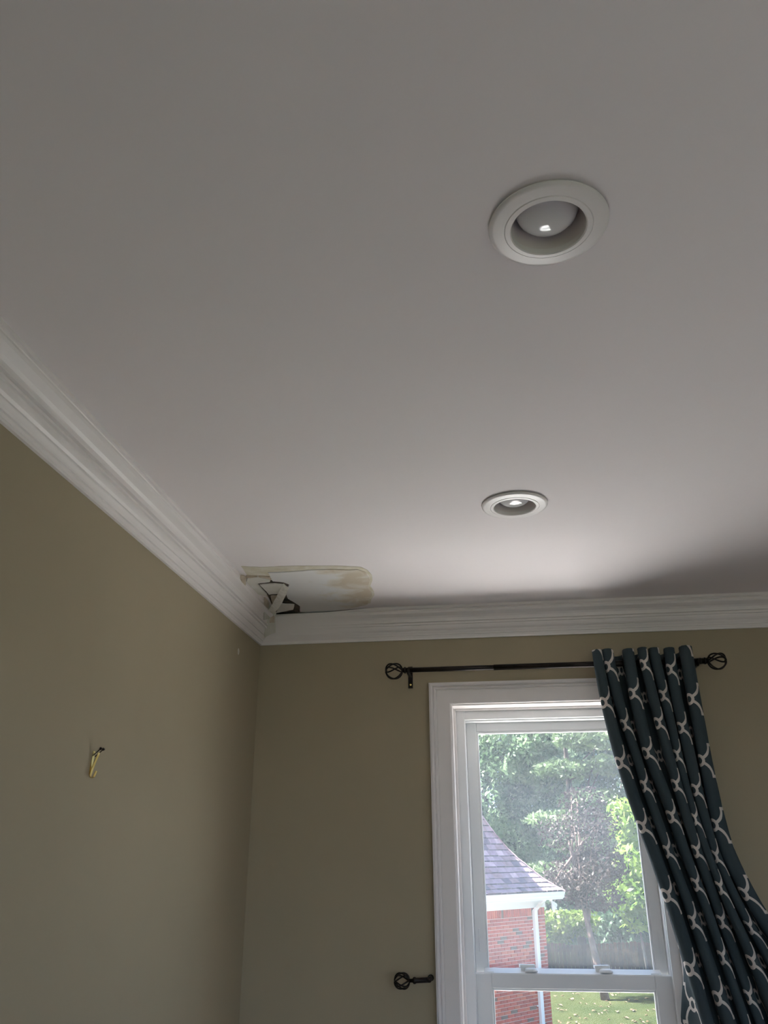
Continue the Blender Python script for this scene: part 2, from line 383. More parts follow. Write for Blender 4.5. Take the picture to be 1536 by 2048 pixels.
# ridge lines of the folds in the photograph: (pixel x, pixel y) down each fold
RIDGE = [
    [(1196, 1305), (1212, 1400), (1236, 1500), (1268, 1600), (1306, 1700), (1341, 1800), (1378, 1920), (1412, 2040)],
    [(1214, 1305), (1238, 1400), (1271, 1500), (1301, 1600), (1335, 1700), (1372, 1800), (1412, 1920), (1452, 2040)],
    [(1258, 1303), (1272, 1400), (1296, 1507), (1335, 1600), (1368, 1700), (1406, 1800), (1446, 1920), (1486, 2040)],
    [(1284, 1302), (1307, 1400), (1335, 1505), (1361, 1600), (1393, 1700), (1430, 1800), (1474, 1920), (1516, 2040)],
    [(1308, 1303), (1333, 1400), (1355, 1505), (1378, 1600), (1409, 1700), (1446, 1800), (1500, 1920), (1552, 2040)],
    [(1340, 1301), (1354, 1400), (1378, 1505), (1398, 1600), (1426, 1700), (1470, 1800), (1535, 1920), (1596, 2040)],
    [(1370, 1303), (1386, 1400), (1405, 1505), (1424, 1600), (1448, 1700), (1505, 1810), (1580, 1920), (1650, 2040)],
]
REND = [(1384, 1303), (1401, 1400), (1420, 1505), (1440, 1600), (1466, 1700), (1521, 1810), (1602, 1920), (1680, 2040)]
YF = -.128
def ridge_fn(pts):
    w = [on_y(x, y, YF) for x, y in pts]
    zs = [p[2] for p in w][::-1]; xs = [p[0] for p in w][::-1]
    zs = [.05, .80]+zs; xs = [xs[0]+.06, xs[0]+.05]+xs
    return lambda z: float(np.interp(z, zs, xs))
RF = [ridge_fn(p) for p in RIDGE]; RE = ridge_fn(REND)
ZT = 2.226
def smooth_fn(fn, z, h=.05):
    return (fn(min(z+h, ZT))+2*fn(z)+fn(z-h))/4
def build_curtain():
    NZ = 96; NS = 16
    zs = np.concatenate([np.linspace(ZT, .9, 84), np.linspace(.88, .06, 14)])
    verts = []; uvs = []
    nf = len(RF)
    cols_ = None
    for iz, z in enumerate(zs):
        k = min(max((ZT-z)/1.2, 0), 1)                    # how far down
        xr = [smooth_fn(f, z) for f in RF]; xe = smooth_fn(RE, z)
        A = .052*(1-.2*k); yc = RY-.004-.045*k           # folds weave round the rod, hang freer below
        # control list: (t, x, y)
        ctl = []
        x0 = xr[0]-.016-.008*k
        lobe = max(0, 1-abs(z-1.03)/.16)
        ctl.append((-.62, x0+.022-.060*lobe, yc+A*1.0+.02*k))  # side hem turned back behind the first fold
        ctl.append((-.30, x0, yc-A*.30))
        for i in range(nf):
            wob = (.005+.012*k)*math.sin(3.1*z+1.7*i)+.008*k*math.sin(9*z+2.9*i)
            ctl.append((i, xr[i], yc-A*(1+.18*math.sin(2.3*i+4*z*k))+wob))
            if i < nf-1:
                ctl.append((i+.5, .5*(xr[i]+xr[i+1])+(.004+.005*k)*math.sin(5*z+2.1*i), yc+A*(.95+.15*math.sin(1.9*i))))
        ctl.append((nf-1+.30, xe, yc-A*.35)); ctl.append((nf-1+.5, xe-.012, yc+A*.9))
        T = np.array([c[0] for c in ctl]); X = np.array([c[1] for c in ctl]); Yv = np.array([c[2] for c in ctl])
        ts = np.linspace(T[0], T[-1], int((T[-1]-T[0])*NS)+1)
        # Catmull-Rom-like smooth interpolation
        def cr(Vv):
            m = np.gradient(Vv, T); 
            idx = np.clip(np.searchsorted(T, ts, side='right')-1, 0, len(T)-2)
            h = T[idx+1]-T[idx]; s = (ts-T[idx])/h
            return ((2*s**3-3*s**2+1)*Vv[idx]+(s**3-2*s**2+s)*h*m[idx]+(-2*s**3+3*s**2)*Vv[idx+1]+(s**3-s**2)*h*m[idx+1])
        # zero slope in y at ridges gives round folds
        idx = np.clip(np.searchsorted(T, ts, side='right')-1, 0, len(T)-2)
        s = (ts-T[idx])/(T[idx+1]-T[idx]); e = s*s*(3-2*s)
        ys = Yv[idx]*(1-e)+Yv[idx+1]*e
        # bulge in x so that folds are tubular
        xs = cr(X)+.0115*np.sin(2*math.pi*2*(ts))*(1-.2*k)
        ztop = z+(.004*np.cos(2*math.pi*ts)*(1-min(1, (ZT-z)/.05)) if z > ZT-.05 else 0)
        n = len(ts); cols_ = n
        drop = (ZT-z)*1.03
        kk = np.round(ts); tau = ts-kk; at_ = np.abs(tau)
        us = kk*1.5*PP+np.sign(tau)*np.where(at_ < .26, .21*at_, .21*.26+(at_-.26)/.24*(.75*PP-.21*.26))+.0235
        VO = np.interp(ts, [-.6, 0, 1, 2, 3, 4, 5, 6, 6.5], [.049, .049, .018, .016, .021, .026, .038, .045, .045])
        for j in range(n):
            zz = ztop[j] if isinstance(ztop, np.ndarray) else ztop
            verts.append((xs[j], ys[j], zz)); uvs.append((us[j]+PP*4+PP/2, drop-.043-VO[j]+QQ*4))
    n = cols_; faces = []
    for i in range(len(zs)-1):
        for j in range(n-1):
            faces.append((i*n+j, (i+1)*n+j, (i+1)*n+j+1, i*n+j+1))
    me = bpy.data.meshes.new('cloth'); me.from_pydata(verts, [], faces)
    ul = me.uv_layers.new(name='UVMap')
    for lp in me.loops: ul.data[lp.index].uv = uvs[lp.vertex_index]
    me.materials.append(M_cloth); me.polygons.foreach_set('use_smooth', [True]*len(me.polygons)); me.update()
    return me
cur = empty('curtain', (1.45, RY, .06))
tag(cur, 'slate blue curtain panel with white trellis print hanging on the rod', 'curtain')
c_o = link(bpy.data.objects.new('cloth', build_curtain())); keep(c_o, cur)
sol = c_o.modifiers.new('thickness', 'SOLIDIFY'); sol.thickness = .0012; sol.offset = 0
for i in range(len(RF)-1):
    for sgn in (-.25, .25):
        x = (RF[i](RZ)*(.75 if sgn < 0 else .25)+RF[i+1](RZ)*(.25 if sgn < 0 else .75))
        g = MB().tube([(x+.002*math.cos(t), RY+.021*math.cos(t), RZ+.021*math.sin(t)) for t in np.linspace(0, 2*math.pi, 18)], .003, 6)
        keep(g.build('grommet', M_iron, smooth=True), cur)

# ================================================================== HOLDBACK
hL = on_y(804, 1962, -.055); hR = on_y(858, 1960, -.055)
hb = empty('curtain_holdback', (hR[0], 0, hR[2])); tag(hb, 'small dark bronze holdback with cage knob on the wall left of the window', 'curtain holdback')
ax = (hR-hL)/np.linalg.norm(hR-hL)
keep(MB().tube([hL+ax*.026, hL+ax*.036, hL+ax*.040, hL+ax*.045, hL+ax*.05, hR], [.006, .006, .011, .011, .0085, .0085], 14).build('arm', M_iron, smooth=True), hb)
keep(MB().tube([hR+ax*.002-(0, .008, 0), (hR[0]+ax[0]*.002, -.004, hR[2])], .0075, 14).build('post', M_iron, smooth=True), hb)
keep(MB().lathe([(0, -.006), (.009, -.006), (.0105, -.003), (.0105, 0), (0, 0)], (hR[0]+.002, 0, hR[2]), 'y', 20).build('wall_plate', M_iron, smooth=True), hb)
keep(cage(hL, -1, .024, 1.5, 4, .0027).build('cage_knob', M_iron, smooth=True), hb)

# ================================================================== RECESSED LIGHTS
M_bulb = mat('frosted_bulb_glass', (.60, .60, .60), .12, .01, 4.0, spec=.8)
def recessed(c, label):
    root = empty('recessed_light', c); tag(root, label, 'ceiling light', 'recessed ceiling lights')
    t = [(.0905, -.0022), (.0925, -.0030), (.0925, -.0050), (.090, -.0078), (.085, -.0086), (.0690, -.0098), (.0682, -.0088), (.0672, -.0105), (.0600, -.0112), (.0580, -.0095), (.0575, -.002), (.0580, .003), (.0700, .003), (.0700, -.0022)]
    tr = MB().lathe(t, (0, 0, 0), n=72, close=True).build('trim_ring', M_lighttrim, root)
    tr.data.polygons.foreach_set('use_smooth', [True]*len(tr.data.polygons))
    em = tr.modifiers.new('split', 'EDGE_SPLIT'); em.split_angle = math.radians(40)
    bf = [(.0580, -.004), (.0565, .010), (.0545, .030), (.0530, .050), (.0520, .060)]
    MB().lathe(bf, (0, 0, 0), n=64).build('baffle', M_baffle, root, True)
    bl = [(0.0001, -.0030), (.013, -.0022), (.026, .0005), (.036, .0055), (.0440, .0130), (.0485, .0230), (.0503, .0340), (.0500, .058)]
    MB().lathe(bl, (0, 0, 0), n=64).build('bulb', M_bulb, root, True)
    MB().lathe([(.052, .058), (.052, .060), (.0001, .060)], (0, 0, 0), n=48).build('housing_cap', M_baffle, root)
    MB().lathe([(.0705, 0.002), (.0705, .15), (.0001, .15)], (0, 0, 0), n=48).build('housing_can', M_nail, root)
    return root
recessed(L1, 'large-looking round recessed ceiling light nearest the camera')
recessed(L2, 'round recessed ceiling light nearer the window and stained corner')

# ================================================================== PICTURE HOOK, SPACKLE SPOT
h0 = hit(184, 1523, (0, 0, 0), (1, 0, 0))
ph = empty('picture_hook', (0, h0[1], h0[2]-.03)); tag(ph, 'brass picture hook nailed to the left wall', 'picture hook')
yy, zz = h0[1], h0[2]
# y toward the camera is negative; the strap leans slightly
strap = MB()
def strip(pts, w, th, rot=0.0):
    """thin brass strip along pts (x out of wall, z), width along y"""
    v = []; f = []
    for i, (x, z) in enumerate(pts):
        for s in (-1, 1):
            v.append((x, yy+s*w/2+rot*z, zz+z)); v.append((x+th, yy+s*w/2+rot*z, zz+z))
    for i in range(len(pts)-1):
        a = i*4; b = a+4
        f += [(a, a+2, b+2, b), (a+1, b+1, b+3, a+3), (a, b, b+1, a+1), (a+2, a+3, b+3, b+2)]
    f += [(0, 1, 3, 2), (len(v)-4, len(v)-2, len(v)-1, len(v)-3)]
    return v, f
v, f = strip([(.0002, .024), (.0002, .010), (.0002, -.010), (.0004, -.030)], .010, .0012, .12)
keep(obj('wall_strap', v, f, M_brass), ph)
v, f = strip([(.0125, .020), (.0118, .014), (.0075, .000), (.0032, -.018), (.0016, -.030), (.0022, -.0345), (.0060, -.0375), (.0105, -.0345), (.0135, -.0250), (.0140, -.0215)], .009, .0014, .12)
keep(obj('hook_strap', v, f, M_brass), ph)
for dy in (-.006, .008):
    n = MB().tube([(.000, yy+dy+.004, zz+.012), (.018, yy+dy+.004, zz+.028)], .0013, 8).tube([(.017, yy+dy+.004, zz+.0272), (.0205, yy+dy+.004, zz+.0303)], .0032, 10)
    keep(n.build('nail', M_nail), ph)
s0 = hit(477, 1303, (0, 0, 0), (1, 0, 0))
M_spackle = mat('white_spackle', (.62, .60, .55), .9, .08, 60)
sp = MB().lathe([(0.0001, .0016), (.005, .0014), (.0085, .0008), (.010, 0)], (0, 0, 0), 'x', 14)
v = [(p[0], s0[1]+p[1]*1.0, s0[2]+p[2]*1.25) for p in sp.v]
tag(obj('spackle_dab', v, sp.f, M_spackle, smooth=True), 'tiny white spackle dab on the left wall below the crown corner', 'spackle')

# ================================================================== WATER-DAMAGED CORNER
M_tan = mat('tan_water_stain', (.60, .555, .42), .9, nscale=22, color2=(.70, .67, .58), bump=.3, bscale=90)
def skim_material():
    m = mat('skim_plaster', (.70, .70, .69), .9, .03, 14, bump=.5, bscale=45); nt = m.node_tree; b = nt.nodes['Principled BSDF']
    tc = nt.nodes.new('ShaderNodeTexCoord'); sp_ = nt.nodes.new('ShaderNodeSeparateXYZ'); nt.links.new(tc.outputs['Object'], sp_.inputs[0])
    n = nt.nodes.new('ShaderNodeTexNoise'); n.inputs['Scale'].default_value = 13; n.inputs['Detail'].default_value = 5; n.inputs['Distortion'].default_value = .6
    nt.links.new(tc.outputs['Object'], n.inputs['Vector'])
    g = nt.nodes.new('ShaderNodeMapRange'); g.inputs[1].default_value = .26; g.inputs[2].default_value = .46; g.inputs[3].default_value = -.32; g.inputs[4].default_value = .22; nt.links.new(sp_.outputs[0], g.inputs[0])
    ad = nt.nodes.new('ShaderNodeMath'); ad.operation = 'ADD'; nt.links.new(n.outputs['Fac'], ad.inputs[0]); nt.links.new(g.outputs[0], ad.inputs[1])
    r = nt.nodes.new('ShaderNodeValToRGB'); r.color_ramp.elements[0].position = .40; r.color_ramp.elements[1].position = .74
    r.color_ramp.elements[0].color = (.72, .72, .71, 1); r.color_ramp.elements[1].color = (.56, .49, .38, 1)
    e = r.color_ramp.elements.new(.52); e.color = (.68, .655, .59, 1)
    nt.links.new(ad.outputs[0], r.inputs[0]); nt.links.new(r.outputs[0], b.inputs['Base Color'])
    return m
M_skim = skim_material()
M_dark = mat('backing_and_gap_shade', (.10, .075, .055), .95, nscale=30, color2=(.02, .015, .012))  # dark brown holds both bare lath and the shade inside the gap
M_paper = mat('torn_drywall_paper', (.50, .40, .31), .95, nscale=25, color2=(.62, .56, .46))
M_plast = mat('loose_plaster', (.66, .65, .59), .9, nscale=20, color2=(.72, .71, .67), bump=.4, bscale=60)
def jag(pts, amp, k=3):
    """roughen a pixel outline"""
    r = random.Random(len(pts)*7+int(pts[0][0])); out = []
    for i, (a, b) in enumerate(zip(pts, pts[1:]+pts[:1])):
        for j in range(k):
            t = j/k; w = 0 if j == 0 else 1
            out.append((a[0]+(b[0]-a[0])*t+w*r.uniform(-amp, amp), a[1]+(b[1]-a[1])*t+w*r.uniform(-amp, amp)))
    return out
DN = (0, 0, -1)
def cslab(name, px, gap, th, m, amp=.7, label=None, k=3):
    o = slab(name, [on_z(x, y, CEIL-gap) for x, y in jag(px, amp, k)], DN, th, m, ceil_o)
    if label: o['label'] = label
    return o
stain = [(482, 1132), (520, 1134), (560, 1132), (600, 1131.5), (650, 1131), (700, 1132.5), (722, 1134), (735, 1140), (744, 1150), (745, 1160), (741, 1172), (748, 1183), (749, 1190), (743, 1198), (741, 1206), (700, 1211), (660, 1213),
         (600, 1214), (560, 1212), (530, 1190), (506, 1164), (492, 1147)]
cslab('stained_paint_edge', stain, .0002, .0012, M_tan, .6, 'tan water stain edge')
skim = [(536, 1144), (600, 1141), (650, 1138), (700, 1139), (716, 1138), (730, 1143), (739, 1152), (740, 1160), (736, 1172), (743, 1184), (744, 1190), (738, 1198), (736, 1207), (715, 1213), (690, 1217), (662, 1221), (640, 1225), (613, 1227), (604, 1222),
        (601, 1212), (590, 1205), (575, 1196), (570, 1182), (578, 1168), (566, 1163), (545, 1161), (540, 1153)]
cslab('skim_coat', skim, .0012, .0032, M_skim, .8, 'white skim coat blotched with brown damp')
cslab('dark_gap', [(511, 1161), (546, 1160), (573, 1165), (581, 1171), (574, 1184), (594, 1204), (600, 1214), (600, 1224), (553, 1229), (546, 1214), (534, 1189)], .0014, .0006, M_dark, .5, 'dark exposed backing and painted gap shade behind torn plaster')
cslab('plaster_flake', [(519, 1168.5), (548, 1166), (566, 1168), (569, 1170), (560, 1186), (538, 1188)], .002, .0035, M_plast, .5, 'loose pale plaster flake')
cslab('plaster_flake', [(494, 1153), (516, 1151), (540, 1156), (541, 1160.5), (513, 1164), (534, 1187.5), (531, 1190), (504, 1182), (491, 1167)], .002, .006, M_plast, .5, 'pale plaster flake beside the left crown')
cslab('plaster_flake', [(562, 1206), (589, 1208), (587, 1218), (565, 1222), (552, 1225)], .004, .004, M_plast, .4)
cslab('paper_fragment', [(541, 1191), (556, 1190), (553, 1204), (546, 1214)], .003, .002, M_paper, .4, 'brown torn drywall paper')
cslab('paper_fragment', [(492, 1150), (540, 1152), (543, 1158), (516, 1155), (494, 1156)], .0015, .005, M_paper, .3, 'brown torn drywall paper edge')
# bare wood where the crown's top edge broke off
CN = np.array([.118, 0, -.084]); CN = CN/np.linalg.norm(CN)
pL = np.array([.084, -.5, CEIL])+CN*.004
o = slab('bare_wood_break', [hit(x, y, pL, CN) for x, y in jag([(480, 1150), (493, 1151), (491, 1160), (490, 1170), (482, 1173)], .4)], CN, .004, M_paper, ceil_o); o['label'] = 'bare brown wood end'
# paper tape over the mitre of the two crown lengths
DNn = np.cross(np.array([1, 1, 0])/math.sqrt(2), np.array([.084, -.084, .118])); DNn = DNn/np.linalg.norm(DNn)
if np.dot(DNn, CAM-np.array([0, 0, CEIL])) < 0: DNn = -DNn
pm = np.array([.004, -.004, CEIL-.118])+DNn*.022
M_tape = mat('joint_tape', (.60, .585, .51), .9, nscale=20, color2=(.66, .65, .60), bump=.3, bscale=80)
o = slab('corner_tape', [hit(x, y, pm, DNn) for x, y in jag([(528, 1228), (540, 1222), (551, 1226), (551, 1265), (540, 1269), (529, 1275), (526.5, 1246)], .4)], DNn, .0025, M_tape, trim2); o.matrix_parent_inverse = Matrix.Translation(trim2.location).inverted(); o['label'] = 'strip of joint tape over the corner'
pT = np.array([.084, -.3, CEIL])+CN*.003
o = slab('corner_tape', [hit(x, y, pT, CN) for x, y in jag([(528, 1192), (537, 1190), (539, 1210), (546, 1222), (544, 1236), (527, 1240), (526.5, 1215)], .4)], CN, .003, M_tape, ceil_o)
o = slab('torn_tape_face', [hit(x, y, pT+CN*.0031, CN) for x, y in jag([(529, 1194), (536, 1193), (538, 1210), (537, 1217), (528, 1216)], .5)], CN, .001, M_paper, ceil_o); o['label'] = 'brown torn paper face'
o = slab('torn_tape_face', [hit(x, y, pm+DNn*.0026, DNn) for x, y in jag([(541, 1232), (549, 1232), (549, 1245), (539, 1246)], .6)], DNn, .001, M_paper, trim2); o.matrix_parent_inverse = Matrix.Translation(trim2.location).inverted(); o['label'] = 'brown torn paper face'
# hanging strip of cracked paint
def hanging_strip():
    top = on_z(572, 1171, CEIL-.006); bot = hit(542, 1224, pm+DNn*.03, DNn)
    wd = np.array([.72, -.10, -.22]); wd /= np.linalg.norm(wd)
    nrm = np.cross(bot-top, wd); nrm /= np.linalg.norm(nrm)
    if np.dot(nrm, CAM-top) < 0: nrm = -nrm
    v = []; f = []; N = 14; r = random.Random(3)
    for i in range(N+1):
        t = i/N; c = top+(bot-top)*t+np.array([0, 0, -.010*math.sin(math.pi*t)])
        hw = (.0145+.003*math.sin(3*t)+r.uniform(-.0008, .0008))
        for s, q in ((-1, 0), (0, .0015), (1, 0)):
            p = c+wd*hw*s+nrm*q+(bot-top)*(.05*s if i in (0, N) else 0)
            v.append(p+nrm*.0009); v.append(p-nrm*.0009)
    for i in range(N):
        a = i*6; b = a+6
        f += [(a, b, b+2, a+2), (a+2, b+2, b+4, a+4), (a+1, a+3, b+3, b+1), (a+3, a+5, b+5, b+3), (a, a+1, b+1, b), (a+4, b+4, b+5, a+5)]
    f += [(0, 2, 4, 5, 3, 1), tuple(N*6+q for q in (0, 1, 3, 5, 4, 2))]
    M_str = mat('cracked_paint_strip', (.70, .68, .62), .8, nscale=55, color2=(.86, .85, .81), bump=.8, bscale=120)
    return tag(obj('peeling_tape_strip', v, f, M_str), 'cracked white strip of tape peeling down from the damaged ceiling corner', 'peeling tape')
hanging_strip()

# ================================================================== OUTSIDE
GZ = -2.87
def grass_mat():
    m = mat('lawn_grass', (0.0143, 0.0219, 0.0057), .9, nscale=.9, color2=(0.0258, 0.0315, 0.0105), spec=.1, detail=9); return m
def ground(name, x0, x1, y0, y1, z, m):
    return obj(name, [(x0, y0, z), (x1, y0, z), (x1, y1, z), (x0, y1, z)], [(0, 1, 2, 3)], m)
tag(ground('lawn', -60, 90, -40, 110, GZ, grass_mat()), 'sunlit green lawn behind the houses', kind='structure')
M_bounce = mat('bounce_concrete', (.80, .79, .77), .9, .03, 2.0)
tag(MB().box((-3.0, WT+.05, GZ), (9.0, 9.0, GZ+.08)).box((XR+.3, -9.0, GZ), (11.0, WT+.05, GZ+.08)).build('reflector', M_bounce), 'pale concrete patio added unseen below the window to bounce sunlight indoors', kind='structure')  # pale slab added out of view to throw sun up onto the ceiling
M_litter = mat('leaf_litter', (0.0097, 0.0070, 0.0052), 1.0, nscale=3, color2=(0.0210, 0.0149, 0.0105), detail=8)
tag(ground('fence_bed', -20, 40, 30.5, 35.0, GZ+.02, M_litter), 'brown leaf litter along the fence', kind='structure')
M_siding = mat('house_outer_wall', (.35, .16, .12), .9, .1, 4)
tag(MB().box((-0.25, WT, GZ), (WX0-.02, WT+.02, CEIL+.35)).box((WX1+.02, WT, GZ), (XR+.2, WT+.02, CEIL+.35)).box((WX0-.02, WT, GZ), (WX1+.02, WT+.02, WZ0-.02)).box((WX0-.02, WT, WZ1+.02), (WX1+.02, WT+.02, CEIL+.35)).build('trim_3', M_siding), 'outer brick facing of the wall around the window', kind='structure')

# ---- neighbouring brick wing
TH = math.radians(40); DW = np.array([math.sin(TH), math.cos(TH), 0]); NW = np.array([math.cos(TH), -math.sin(TH), 0]); UZ = np.array([0, 0, 1.0])
d_ = ray(1020, 1900); W0 = CAM+d_*(19.5/math.hypot(d_[0], d_[1])); W0[2] = 0
def on_wall(x, y, off=0.0):
    w = hit(x, y, W0+NW*off, NW); return float(np.dot(w-W0, DW)), float(w[2])
SC = on_wall(1096, 1930)[0]                 # corner
ZTOP = on_wall(1018, 1818)[1]               # top of the soldier course
SOL = .172; COURSE = .0677
wing = empty('brick_house', tuple(W0+DW*SC+UZ*GZ)); tag(wing, 'neighbouring red brick house wing with shingled hip roof and white gutter', 'house')
def V(o, parent=None):
    keep(o, wing)
    return o
M_mortar = mat('pale_mortar', (.54, .40, .36), .95, .08, 12)
BR = [mat('brick_red', (.37, .070, .048), .9, .15, 6), mat('brick_dark_red', (.29, .056, .042), .9, .15, 6), mat('brick_orange', (.40, .095, .056), .9, .15, 6), mat('brick_brown', (.135, .078, .062), .9, .15, 6)]
M_whitepaint = mat('white_exterior_paint', (0.7076, 0.7076, 0.7232), .5, .02, 3)
LW = 9.0
V(MB().obox(W0+UZ*GZ, DW, NW, UZ, (SC-LW, -6.0, 0), (SC, 0, ZTOP-GZ+.45)).build('wall', M_mortar))
def brick_mesh(name, l, h, m):
    mb = MB().obox((0, 0, 0), DW, NW, UZ, (0, 0, 0), (l, .008, h)); me = bpy.data.meshes.new(name)
    me.from_pydata([tuple(map(float, p)) for p in mb.v], [], mb.f); me.materials.append(m); return me
BL, BH, MO = .196, .0560, .0117
ME = {(k, i): brick_mesh('brick', {'full': BL, 'half': BL/2-MO/2}[k], BH, BR[i]) for k in ('full', 'half') for i in range(4)}
MS = [brick_mesh('brick', BH, SOL-MO, BR[i]) for i in range(4)]
br = random.Random(11); rest = {i: MB() for i in range(4)}; nb = 0
def bidx(): return br.choices(range(4), (5, 4, 2, 1.2))[0]
def place(me, s, z):
    o = bpy.data.objects.new('brick', me); col.objects.link(o); o.location = tuple(W0+DW*s+UZ*z); keep(o, wing)
s_vis = on_wall(966, 1900)[0]-.12; z_vis = on_wall(1030, 2056)[1]
cand = []
row = 0; z = ZTOP-SOL-COURSE+ (COURSE-BH)*.5
while z > GZ:
    s = SC-(0 if row % 2 == 0 else BL/2+MO/2)
    if row % 2: cand.append(('half', SC-(BL/2-MO/2), z))
    while s-BL > SC-LW:
        s -= BL; cand.append(('full', s, z)); s -= MO
    z -= COURSE; row += 1
for k, s, z in cand:
    if s > s_vis and z > z_vis and nb < 285: place(ME[(k, bidx())], s, z); nb += 1
    elif s > SC-4.0: rest[bidx()].obox(W0+UZ*z, DW, NW, UZ, (s, 0, 0), (s+(BL if k == 'full' else BL/2-MO/2), .008, BH))
s = SC-BH
while s > SC-4:
    rest[bidx()].obox(W0+UZ*(ZTOP-SOL+MO*.5), DW, NW, UZ, (s, 0, 0), (s+BH-.002, .008, SOL-MO)); s -= COURSE
for i in range(4):
    if rest[i].v: V(rest[i].build('brickwork', BR[i]))['kind'] = 'stuff'

# eaves
OV = .45
eo = hit(1130, 1783, W0+NW*OV, NW); SE = float(np.dot(eo-W0, DW)); ZE = float(eo[2])
V(MB().obox(W0, DW, NW, UZ, (SC-LW, .002, ZTOP-.01), (SC+.02, .03, ZE-.04)).build('frieze_board', M_whitepaint))
V(MB().obox(W0, DW, NW, UZ, (SC-LW, 0, ZE-.15), (SE-.04, OV-.04, ZE-.13)).build('soffit', M_whitepaint))
gp = [(.0, -.13), (.075, -.13), (.088, -.115), (.092, -.075), (.108, -.045), (.118, -.012), (.118, .004), (.110, .004), (.106, -.01), (.0, -.01)]
gv = []; gf = []
for s in (SC-LW, SE):
    for q, h in gp: gv.append(W0+DW*s+NW*(OV-.115+q)+UZ*(ZE+h))
k = len(gp); gf = [(i, (i+1) % k, k+(i+1) % k, k+i) for i in range(k)]+[tuple(range(k)), tuple(range(2*k-1, k-1, -1))]
V(obj('gutter', gv, gf, M_whitepaint))
# downspout: outlet, two elbows, leader
sd = on_wall(1071, 1850, .05)[0]; so = on_wall(1083, 1802, .3)[0]
def rect_sweep(pts, a, b):
    mb = MB(); v = []
    for p in pts:
        for q, w in ((-a, -b), (a, -b), (a, b), (-a, b)): v.append(p+DW*q+NW*w)
    f = [(i*4+k, i*4+(k+1) % 4, (i+1)*4+(k+1) % 4, (i+1)*4+k) for i in range(len(pts)-1) for k in range(4)]+[(3, 2, 1, 0), tuple(len(v)-4+q for q in range(4))]
    return mb.add(v, f)
def wp(s, o, z): return W0+DW*s+NW*o+UZ*z
ds = rect_sweep([wp(so, .36, ZE-.1), wp(so, .36, ZE-.16), wp(so-.02, .30, ZE-.22), wp(sd+.02, .12, ZE-.31), wp(sd, .058, ZE-.37), wp(sd, .055, ZE-.45), wp(sd, .055, GZ+.2)], .052, .040).build('downspout', M_whitepaint)
V(ds); bev(ds, .01, 2)
for zz_ in (ZE-.75, ZE-2.2):
    keep(MB().obox(W0, DW, NW, UZ, (sd-.075, .0, zz_), (sd+.075, .012, zz_+.03)).build('strap', M_whitepaint), wing)

# roof with shingles: rise against inward distance, flared at the eaves
hipd = (-DW-NW)/math.sqrt(2); hn = np.array([-hipd[1], hipd[0], 0])
prof = []
for x, y in ((1130, 1781), (1091, 1761), (1042, 1720.6), (1026, 1709), (996, 1675), (964, 1631)):
    w = hit(x, y, eo, hn); prof.append((max(0.0, float(np.dot(w-eo, -NW))), float(w[2])-ZE))
prof[0] = (0.0, .012)
slope = (prof[-1][1]-prof[-2][1])/(prof[-1][0]-prof[-2][0])
prof.append((3.2, prof[-1][1]+slope*(3.2-prof[-1][0])))
PS = np.array([p[0] for p in prof]); PZ = np.array([p[1] for p in prof])
PL = np.concatenate([[0], np.cumsum(np.hypot(np.diff(PS), np.diff(PZ)))])
def rp(l, s_, up=0.0):
    """roof point: l metres up the slope, s_ along the eave; lifted by up"""
    t = np.interp(l, PL, PS); z = np.interp(l, PL, PZ)
    return W0+DW*s_+NW*(OV-t-.0)+UZ*(ZE+z+up)
def hip_s(l): return SE-np.interp(l, PL, PS)
roof = V(MB().add(sum([[rp(l, SC-LW), rp(l, hip_s(l))] for l in PL], []), [(2*i, 2*i+1, 2*i+3, 2*i+2) for i in range(len(PL)-1)]).build('roof', mat('roof_felt', (.05, .045, .05), .95)))
bs = []
for l in PL: bs += [rp(l, hip_s(l)), W0+DW*hip_s(l)+NW*(-6)+UZ*(ZE+np.interp(l, PL, PZ))]
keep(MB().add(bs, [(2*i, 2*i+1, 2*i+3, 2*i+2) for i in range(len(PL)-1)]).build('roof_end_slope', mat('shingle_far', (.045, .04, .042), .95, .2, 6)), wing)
SH = [mat('shingle_lilac_grey', (0.3510, 0.2305, 0.2658), .95, .15, 9), mat('shingle_brown_grey', (0.3156, 0.1963, 0.2129), .95, .15, 9), mat('shingle_dark', (0.1750, 0.1250, 0.1562), .95, .15, 9), mat('shingle_pale', (0.5000, 0.3375, 0.3687), .95, .15, 9)]
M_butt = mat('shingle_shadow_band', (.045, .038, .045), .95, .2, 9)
EXP = .150; l = -.02; row = 0; sr = random.Random(5); LM = float(PL[-1])
rest_sh = [MB() for _ in SH]
while l < 2.6:
    s = hip_s(max(l, 0))-.01-sr.uniform(0, .15)
    first = True
    while s > SC-5.0:
        w = sr.choice((.17, .21, .26, .30)); s1 = s if not first else hip_s(max(l, 0))-.005; s0_ = s1-w
        l0, l1 = l, l+EXP+.05
        tl = .024+sr.uniform(0, .010)
        def q(ll, ss, upv):
            ss = min(ss, hip_s(max(ll, 0))); return rp(ll, ss, upv)
        pts = [q(l0, s0_, tl), q(l0, s1-.012, tl), q(l1, s1-.012, .004), q(l1, s0_, .004), q(l0, s0_, -.004), q(l0, s1-.012, -.004), q(l1, s1-.012, -.006), q(l1, s0_, -.006)]
        fs = [(0, 1, 2, 3), (7, 6, 5, 4), (0, 4, 5, 1), (1, 5, 6, 2), (2, 6, 7, 3), (3, 7, 4, 0)]
        i = sr.choices(range(4), (5, 3, 1.6, 2))[0]
        pxx = s0_
        if s0_ > on_wall(955, 1700, 0)[0]-.6 and l < 2.2:
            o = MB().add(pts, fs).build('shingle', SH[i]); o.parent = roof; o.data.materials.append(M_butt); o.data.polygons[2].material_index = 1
        else: rest_sh[i].add(pts, fs)
        s = s0_; first = False
    l += EXP; row += 1
